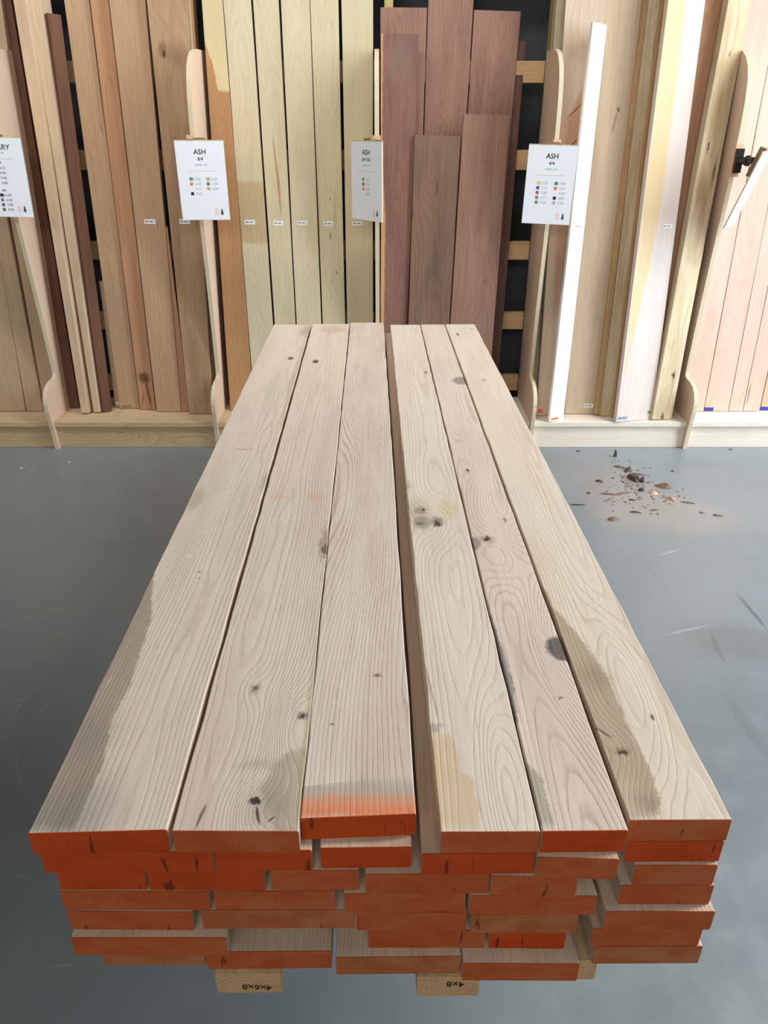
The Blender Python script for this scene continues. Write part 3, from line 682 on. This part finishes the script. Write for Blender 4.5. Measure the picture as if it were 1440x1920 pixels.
top = [((52, 1562), (313, 1555), (513, 609), (583, 608)), ((322, 1557), (560, 1558), (586, 608), (655, 607)), ((563, 1534), (780, 1525), (657, 605), (719, 605)),
       ((826, 1559), (1013, 1558), (732, 609), (787, 609)), ((1017, 1558), (1178, 1556), (789, 609), (833, 608)), ((1180, 1537), (1372, 1536), (835, 608), (890, 608))]
OR = [org_of(t[0], t[1]) for t in top]
GREY, DK = (136, 124, 112), (44, 38, 36)
oakargs = dict(freq=210, contrast=0.40, streak=0.16, mottle=0.40, saw=0.04, wob=0.008, duty=0.5, dash=0.0, dashes=0.30)
o = OR[0]
m1 = wood('oak_top_grey_edge', OAKL, OAKD, cath=0.009, u0=0.02, w0=0.04, seed=3.1, **oakargs, stains=[
    BAND(o, [(1566, -40, 137), (1489, -40, 172), (1439, -40, 196), (1381, 0, 207), (1338, 0, 219), (1283, 0, 250), (1225, 0, 266), (1167, 60, 285), (1128, 80, 289), (1062, 100, 292), (1040, 100, 270)], (150, 132, 112), 0.85, 0.006),
    EL(o, 30, 1440, 230, 1640, (118, 112, 112), 0.55, 1.3),
    EL(o, 110, 1330, 215, 1450, (128, 124, 120), 0.45, 1.2),
    BAND(o, [(810, 523, 640), (797, 523, 640), (724, 537, 640), (645, 566, 640), (607, 578, 640)], (194, 180, 152), 0.75, 0.008),
    EL(o, 560, 612, 590, 632, (160, 152, 136), 0.6), EL(o, 540, 668, 551, 675, (60, 50, 40), 0.9), EL(o, 352, 912, 382, 960, (170, 158, 128), 0.6),
    EL(o, 490, 882, 508, 922, (166, 156, 140), 0.6), EL(o, 500, 690, 520, 760, (196, 190, 170), 0.5),
    LN(o, (440, 842), (478, 843), 0.0025, (130, 110, 95), 0.7), EL(o, 372, 1070, 377, 1074, (80, 60, 50), 0.9), EL(o, 372, 1083, 376, 1086, (90, 70, 60), 0.9),
    EL(o, 350, 1040, 362, 1046, (236, 226, 214), 0.6), LN(o, (200, 1285), (212, 1265), 0.0014, (214, 200, 180), 0.8)])
o = OR[1]
m2 = wood('oak_top_knot_hole', OAKL, OAKD, cath=0.009, u0=-0.04, w0=0.05, seed=8.4, **oakargs,
    swirls=[(*to_local(545, 1360, o), 0.03, 0.09, 0.03), (*to_local(480, 1520, o), 0.035, 0.05, 0.03), (*to_local(477, 1290, o), 0.02, 0.04, 0.012)], stains=[
    BAND(o, [(1600, 500, 700), (1540, 500, 700), (1480, 478, 700), (1440, 500, 700), (1420, 520, 700), (1395, 545, 700)], (168, 152, 132), 0.7, 0.012),
    EL(o, 440, 1420, 530, 1445, (172, 160, 146), 0.45, 1.2), EL(o, 460, 1470, 545, 1560, (150, 138, 124), 0.5, 1.2),
    BAND(o, [(1566, 545, 640), (1450, 556, 640), (1300, 574, 640), (1150, 596, 640), (1040, 604, 640)], (178, 166, 132), 0.6, 0.006),
    EL(o, 585, 674, 598, 681, (36, 30, 26), 0.95), EL(o, 505, 924, 540, 936, (222, 186, 158), 0.6), EL(o, 574, 922, 612, 940, (222, 182, 154), 0.7), EL(o, 600, 610, 650, 625, (196, 170, 152), 0.6),
    EL(o, 598, 985, 618, 1050, (150, 130, 104), 0.7), EL(o, 603, 1020, 616, 1042, (84, 66, 50), 0.8),
    EL(o, 466, 1278, 490, 1304, (190, 170, 152), 0.7), EL(o, 471, 1283, 484, 1296, (92, 74, 66), 0.8), EL(o, 556, 1334, 582, 1350, (110, 96, 82), 0.7), EL(o, 562, 1338, 572, 1347, DK, 0.9),
    EL(o, 340, 1500, 410, 1575, (212, 184, 172), 0.5), EL(o, 468, 1494, 488, 1512, (20, 16, 14), 1.0, 0.5), LN(o, (480, 1510), (486, 1548), 0.0022, (50, 40, 34), 0.9), LN(o, (365, 1555), (388, 1506), 0.0022, (90, 66, 58), 0.85),
    LN(o, (500, 1542), (516, 1530), 0.0012, (60, 50, 44), 0.9), EL(o, 478, 1110, 492, 1160, (196, 184, 170), 0.5)])
o = OR[2]
m3 = wood('oak_top_orange_end', (224, 208, 194), (156, 128, 104), cath=0.03, wob=0.012, u0=0.07, w0=0.02, seed=14.2, freq=150, contrast=0.75, duty=0.5, dash=0.05, dashes=0.25, streak=0.2, mottle=0.4, saw=0.03,
    swirls=[(*to_local(665, 900, o), 0.06, 0.45, 0.06)], stains=[
    BAND(o, [(1545, 500, 840), (1500, 500, 840), (1483, 500, 840), (1465, 645, 840), (1455, 720, 840)], (176, 164, 150), 0.8, 0.004),
    BAND(o, [(1545, 500, 840), (1510, 500, 840), (1492, 500, 840), (1478, 640, 705)], (226, 142, 98), 0.8, 0.01),
    BAND(o, [(1545, 500, 840), (1522, 500, 840), (1505, 500, 840)], (230, 128, 80), 0.9, 0.01),
    EL(o, 728, 730, 742, 800, (178, 182, 178), 0.7), EL(o, 700, 1262, 715, 1270, (90, 64, 48), 0.8), EL(o, 617, 1355, 626, 1361, (90, 64, 48), 0.8)])
o = OR[3]
m4 = wood('oak_top_spalted_knot', (228, 214, 198), (178, 152, 128), cath=0.009, u0=0.0, w0=0.06, seed=21.7, **oakargs,
    swirls=[(*to_local(812, 978, o), 0.04, 0.10, 0.03), (*to_local(950, 1500, o), 0.03, 0.2, 0.04)], stains=[
    BAND(o, [(1564, 780, 908), (1520, 780, 905), (1463, 780, 893), (1445, 780, 867), (1379, 780, 856), (1368, 780, 815)], (212, 184, 142), 0.75, 0.006),
    EL(o, 802, 1354, 832, 1375, (160, 148, 132), 0.7), LN(o, (795, 1240), (823, 1352), 0.0016, (150, 126, 104), 0.7),
    EL(o, 752, 930, 810, 1000, (190, 174, 140), 0.7, 1.1), EL(o, 818, 935, 862, 975, (210, 190, 146), 0.7, 1.1), EL(o, 775, 950, 800, 965, (130, 122, 110), 0.7), EL(o, 755, 900, 772, 918, (150, 144, 136), 0.6),
    EL(o, 776, 968, 808, 992, (128, 122, 110), 0.7), EL(o, 806, 968, 834, 990, (120, 96, 80), 0.75), EL(o, 812, 975, 826, 988, (36, 26, 24), 0.9, 0.9), EL(o, 790, 953, 797, 958, DK, 0.9), EL(o, 793, 696, 802, 701, (110, 96, 86), 0.8),
    EL(o, 780, 978, 795, 984, (80, 74, 66), 0.7)])
o = OR[4]
m5 = wood('oak_top_dark_patches', (226, 208, 194), (168, 140, 118), cath=0.012, wob=0.010, u0=0.01, w0=0.03, seed=33.3, freq=190, contrast=0.6, duty=0.5, dash=0.05, dashes=0.25, streak=0.16, mottle=0.4, saw=0.03,
    swirls=[(*to_local(1046, 1205, o), 0.055, 0.22, 0.07), (*to_local(940, 1040, o), 0.045, 0.12, 0.05), (*to_local(880, 850, o), 0.03, 0.2, 0.04)], stains=[
    BAND(o, [(1562, 960, 1044), (1494, 960, 1031), (1459, 960, 1022), (1428, 960, 991), (1415, 940, 980)], (160, 152, 134), 0.8, 0.006),
    BAND(o, [(1362, 900, 976), (1300, 900, 968), (1240, 900, 956), (1200, 880, 940), (1150, 880, 922), (1130, 880, 905)], (104, 102, 96), 0.85, 0.006),
    EL(o, 1022, 1192, 1090, 1240, (70, 66, 64), 0.95, 0.35), EL(o, 872, 1005, 902, 1032, (128, 124, 118), 0.85, 0.4), EL(o, 896, 1002, 930, 1020, (176, 150, 132), 0.7), EL(o, 905, 1006, 922, 1016, (42, 30, 28), 0.95, 0.9),
    EL(o, 848, 706, 885, 721, (132, 124, 112), 0.85, 0.4), EL(o, 874, 879, 880, 885, (60, 48, 42), 0.9), LN(o, (805, 680), (850, 681), 0.002, (190, 172, 156), 0.7), EL(o, 944, 970, 950, 982, (90, 80, 74), 0.8), EL(o, 1046, 1306, 1056, 1312, (90, 74, 66), 0.8)])
o = OR[5]
m6 = wood('oak_top_brown_band', (227, 212, 194), (180, 152, 124), cath=0.009, u0=0.02, w0=0.04, seed=47.9, **oakargs,
    swirls=[(*to_local(1180, 1285, o), 0.03, 0.2, 0.04), (*to_local(1165, 1410, o), 0.03, 0.06, 0.02)], stains=[
    BAND(o, [(1545, 1175, 1228), (1534, 1150, 1234), (1503, 1100, 1242), (1477, 1100, 1235), (1441, 1050, 1222), (1401, 1050, 1204), (1357, 1000, 1182), (1292, 1000, 1155), (1228, 980, 1115), (1179, 980, 1080), (1143, 960, 1044), (1080, 940, 1012)], (164, 142, 114), 0.85, 0.006),
    EL(o, 1150, 1450, 1215, 1545, (204, 184, 158), 0.6, 1.2), EL(o, 1185, 1480, 1238, 1535, (140, 122, 102), 0.5, 1.2), EL(o, 1080, 1240, 1150, 1300, (146, 124, 100), 0.45, 1.2),
    BAND(o, [(1540, 1352, 1480), (1472, 1329, 1480), (1400, 1275, 1480), (1334, 1236, 1480), (1260, 1210, 1400), (1200, 1180, 1400), (1080, 1130, 1300), (900, 1040, 1200)], (206, 190, 168), 0.6, 0.008),
    BAND(o, [(1080, 900, 1004), (960, 880, 968), (840, 820, 918), (720, 800, 880), (640, 780, 850)], (204, 190, 158), 0.55, 0.008),
    EL(o, 1150, 1402, 1182, 1418, (104, 84, 74), 0.7, 1.2), EL(o, 1160, 1407, 1176, 1415, DK, 0.85, 0.9), LN(o, (1114, 1362), (1150, 1385), 0.002, (84, 68, 56), 0.8), EL(o, 1219, 1339, 1227, 1351, (70, 56, 48), 0.85),
    EL(o, 902, 818, 914, 824, (60, 46, 34), 0.9), EL(o, 902, 710, 912, 715, (150, 138, 120), 0.7), EL(o, 855, 625, 862, 630, (90, 74, 62), 0.8), LN(o, (880, 615), (888, 618), 0.003, (90, 74, 62), 0.7)])
toplab = ['top board of the stack with a broad grey-stained left edge, leftmost', 'top board of the stack with a black knot hole near its orange end',
          'top board of the stack with orange paint spread over its end, slightly set back', 'top board of the stack with a spalted knot cluster and tan near end',
          'top board of the stack with black edge patches and swirling grain', 'top board of the stack with a wide brown band, rightmost']
pm = [0, 1, 0, 1, 0, 1]
for t, m_, lb, p in zip(top, (m1, m2, m3, m4, m5, m6), toplab, pm):
    stack_board(lb, t[0], t[1], TOPZ, m_, p, far=(t[2], t[3]), group='top layer of the stack', segs=40, jit=0.0010)

ORD = ['first', 'second', 'third', 'fourth', 'fifth', 'sixth', 'seventh']
layers = {
 2: [((74, 1597), (399, 1595), 0), ((402, 1595), (584, 1593), 0), ((600, 1589), (772, 1587), 0), ((791, 1600), (1004, 1598), 0), ((1008, 1606), (1161, 1610), 1), ((1176, 1577), (1358, 1576), 0)],
 3: [((105, 1631), (270, 1630), 0), ((275, 1631), (494, 1632), 0), ((507, 1631), (673, 1631), 1), ((685, 1638), (919, 1637), 1), ((922, 1641), (1084, 1645), 1), ((1192, 1621), (1346, 1621), 1)],
 4: [((112, 1670), (390, 1670), 1), ((400, 1670), (628, 1669), 1), ((645, 1675), (874, 1673), 1), ((881, 1678), (1121, 1679), 1), ((1165, 1659), (1339, 1659), 1)],
 5: [((125, 1707), (359, 1709), 1), ((376, 1706), (664, 1705), 2), ((667, 1709), (875, 1710), 1), ((885, 1714), (1085, 1714), 2), ((1136, 1708), (1341, 1708), 1)],
 6: [((132, 1757), (424, 1757), 1), ((690, 1743), (910, 1743), 1), ((918, 1743), (1062, 1745), 0), ((1112, 1740), (1318, 1739), 1)],
 7: [((188, 1776), (381, 1777), 2), ((385, 1784), (621, 1782), 1), ((629, 1794), (865, 1792), 2), ((868, 1805), (1087, 1806), 1), ((1115, 1774), (1318, 1773), 2)],
}
for k, row in layers.items():
    zt = TOPZ - (k - 1) * LT
    for i, (a, b, p) in enumerate(row):
        where = 'rightmost' if i == len(row) - 1 else ('leftmost' if i == 0 else ORD[i] + ' from left')
        stack_board('orange-ended oak board in the %s layer down of the stack, %s' % (ORD[k - 1], where), a, b, zt, oak_low[(i + k) % 2], p, group='lower layers of the stack')
# a short filler further back in the sixth layer keeps the pile level
a, b = on_z(470, 1743, TOPZ - 5 * LT), on_z(640, 1743, TOPZ - 5 * LT)
fil = board_mesh('oak_board', -0.065, 0.065, -0.065, 0.065, 2.0, LT - 0.0006, oak_low[0], segs=4)
fil.location = ((a.x + b.x) / 2 - 0.006, 1.02, TOPZ - 5 * LT); tag(fil, 'short oak board set deep inside the sixth layer of the stack', 'board', 'lower layers of the stack')

# bearers under the pile and the trestles that carry it
ZB = TOPZ - 7 * LT
bear_w = wood('bearer_softwood', (212, 190, 150), (164, 130, 92), freq=120, contrast=0.4, streak=0.35, cath=0.03)
bear_end = wood('bearer_end_grain', (196, 160, 118), (146, 108, 72), freq=160, contrast=0.45, streak=0.4, saw=0.2)
marker = plain('marker_ink', (52, 44, 40), 0.7, 0.02)
def bearer(label, TLp, TRp, text, drop=0.0):
    a, b = on_z(*TLp, ZB), on_z(*TRp, ZB); y0 = (a.y + b.y) / 2; w = (b.x - a.x)
    o = board_mesh('bearer', -w / 2, w / 2, -w / 2 - 0.04, w / 2 - 0.04, 2.45, 0.043, bear_w, segs=4)
    o.location = ((a.x + b.x) / 2, y0, ZB - 0.0006); tag(o, label, 'timber', 'bearers under the stack')
    e = board_mesh('end_grain', -w / 2, w / 2, -w / 2, w / 2, 0.0, 0.043, bear_end, y0=-0.0008); e.parent = o
    if text:
        tm = text_mesh('handwriting', [(text, 0, 0, 0.016, 'CENTER', 0.0002)], marker, o)
        tm.location = (w * 0.12, -0.0012, -0.026 if text.startswith('4x6') else -0.012); tm.rotation_euler = (0, math.pi + 0.06, 0)
    return o
bearer('softwood bearer end under the stack with upside-down handwriting, left', (402, 1825), (526, 1821), '4x6x8')
bearer('softwood bearer end with scribble under the middle of the stack', (782, 1828), (900, 1830), '4x8')
bearer('softwood bearer end with a bright side under the right of the stack', (1008, 1799), (1121, 1798), None)
tr_w = wood('trestle_wood', (150, 124, 92), (110, 84, 58), freq=120, contrast=0.35)
for nm, y in (('low wooden trestle carrying the near half of the stack', 1.25), ('low wooden trestle carrying the far half of the stack', 2.45)):
    t = empty('trestle', (-0.03, y, 0)); tag(t, nm, 'trestle', 'trestles under the stack')
    zt = ZB - 0.0436 - 0.0008
    box('beam', (-0.36, -0.045, zt - 0.089), (0.36, 0.045, zt), tr_w, t)
    for sx in (-1, 1):
        for sy in (-1, 1):
            x = sx * 0.30
            V = []
            for (z, yy) in ((0.0, sy * 0.13), (zt - 0.02, sy * 0.062)):
                for (dx, dy) in ((-.022, -.017), (.022, -.017), (.022, .017), (-.022, .017)): V.append((x + dx, yy + dy, z))
            mesh_obj('leg', V, BOXF, tr_w, t)
        box('brace', (sx * 0.30 - 0.01, -0.10, 0.10), (sx * 0.30 + 0.01, 0.10, 0.14), tr_w, t)

# ================================================================== BARK CRUMBS ON THE FLOOR
bark = [plain('bark_dark', (92, 78, 68), 0.9, 0.3, 90), plain('bark_brown', (122, 98, 82), 0.9, 0.3, 90), plain('bark_pale', (196, 172, 144), 0.9, 0.2, 90), plain('bark_black', (66, 62, 62), 0.9, 0.2, 90)]
dr = random.Random(3)
def chip(px, py, ln, wd, ang, mi, h=0.006, label=None):
    p = on_z(px, py, 0.0); n = 9; V = []
    for lv, sc in ((0, 1.0), (1, 0.55)):
        for i in range(n):
            t = 2 * math.pi * i / n
            x = math.cos(t) * ln / 2 * sc * dr.uniform(0.65, 1.1); y = math.sin(t) * wd / 2 * sc * dr.uniform(0.6, 1.15)
            V.append((x * math.cos(ang) - y * math.sin(ang), x * math.sin(ang) + y * math.cos(ang), (0.0002 if lv == 0 else h * dr.uniform(0.5, 1.1))))
    Fc = [(i, (i + 1) % n, n + (i + 1) % n, n + i) for i in range(n)] + [tuple(range(n))[::-1], tuple(range(n, 2 * n))]
    o = mesh_obj('bark_chip', V, Fc, bark[mi]); o.location = (p.x, p.y, 0.0005)
    tag(o, label or 'small brown bark chip lying in the sawdust patch', 'bark chip', 'bark chips on the floor')
    return o
chip(1153, 856, 0.022, 0.016, 0.5, 3, 0.035, 'upright black bark chip near the rack foot, behind the sawdust')
chip(1084, 846, 0.03, 0.010, 0.1, 3, 0.004, 'dark sliver of bark against the kick board right of the stack')
chip(1083, 947, 0.075, 0.008, -0.05, 3, 0.005, 'straight black splinter beside the right edge of the stack')
chip(1261, 884, 0.02, 0.008, 0.3, 3, 0.005, 'lone dark bark crumb right of the sawdust patch')
chip(1245, 913, 0.085, 0.045, -0.5, 1, 0.014, 'largest flat brown bark flake in the sawdust patch')
chip(1226, 926, 0.05, 0.030, 0.2, 2, 0.012, 'pale wood flake in front of the largest bark flake')
chip(1258, 936, 0.07, 0.018, -1.1, 2, 0.010, 'long pale wood sliver right of the pale flake')
chip(1370, 843, 0.03, 0.008, 0.0, 0, 0.004, 'grey sliver against the kick board at far right')
chip(1188, 899, 0.10, 0.05, -1.2, 0, 0.022, 'longest dark bark lump in the middle of the crumbs')
chip(1203, 903, 0.035, 0.028, 0.8, 3, 0.022, 'black bark lump right of the longest lump')
chip(1202, 920, 0.035, 0.02, 0.2, 3, 0.014, 'black bark lump below the longest lump')
chip(1178, 883, 0.05, 0.03, 0.4, 0, 0.018, 'dark bark lump at the back of the crumbs')
chip(1160, 876, 0.075, 0.014, -0.6, 1, 0.008, 'thin brown bark strip at the back left of the crumbs')
chip(1196, 890, 0.08, 0.010, -0.3, 1, 0.008, 'thin brown twig pointing right from the crumbs')
chip(1123, 903, 0.045, 0.016, -0.4, 0, 0.008, 'grey bark flake left of the sawdust patch')
chip(1103, 925, 0.022, 0.010, -0.3, 3, 0.006, 'tiny dark crumb left of the sawdust patch')
chip(1166, 926, 0.11, 0.010, 0.35, 1, 0.008, 'long brown twig lying across the sawdust')
chip(1140, 927, 0.08, 0.008, -0.2, 1, 0.006, 'short forked twig at the left of the sawdust')
chip(1140, 938, 0.06, 0.008, 0.6, 1, 0.006, 'second short twig under the forked twig')
chip(1190, 961, 0.06, 0.008, -0.2, 0, 0.006, 'dark splinter in the front half of the sawdust')
chip(1150, 974, 0.055, 0.03, 0.3, 1, 0.010, 'crumpled bark flake at the front left of the sawdust')
chip(1316, 962, 0.03, 0.008, 0.0, 1, 0.005, 'small splinter at the right tip of the sawdust')
chip(1345, 967, 0.05, 0.012, -0.3, 1, 0.006, 'bark flake at the farthest right of the sawdust')
chip(1185, 938, 0.035, 0.010, -0.2, 0, 0.006, 'dark flake between the twig and the pale flakes')
chip(1290, 943, 0.07, 0.008, -0.3, 1, 0.005, 'thin twig right of the long pale sliver')
chip(1226, 957, 0.045, 0.010, 0.1, 1, 0.006, 'brown sliver in front of the pale flake')
V, Fc = [], []
for i in range(170):       # crumbs too fine to pick apart
    cx_, cy_ = (dr.gauss(1185, 20), dr.gauss(905, 18)) if i % 3 else (dr.gauss(1215, 45), dr.gauss(935, 18))
    p = on_z(cx_, cy_, 0.0); r_ = dr.uniform(0.002, 0.006); b_ = len(V)
    for k in range(4):
        t = k * math.pi / 2 + dr.uniform(-0.5, 0.5); rr = r_ * dr.uniform(0.6, 1.8); V.append((p.x + rr * math.cos(t), p.y + rr * math.sin(t), 0.0006))
    V.append((p.x, p.y, r_ * dr.uniform(0.5, 1.0)))
    Fc += [(b_, b_ + 1, b_ + 4), (b_ + 1, b_ + 2, b_ + 4), (b_ + 2, b_ + 3, b_ + 4), (b_ + 3, b_, b_ + 4), (b_ + 3, b_ + 2, b_ + 1, b_)]
tag(mesh_obj('bark_crumbs', V, Fc, bark[1]), 'fine brown bark crumbs strewn over the sawdust patch', 'crumbs', kind='stuff')
bark.append(paper_s)
for i, (px, py) in enumerate(((40, 878), (130, 867))):
    chip(px, py, 0.016, 0.008, 0.5, 4, 0.003, ['white fleck on the floor near the left photo edge', 'white fleck on the floor below the leftmost bay'][i])
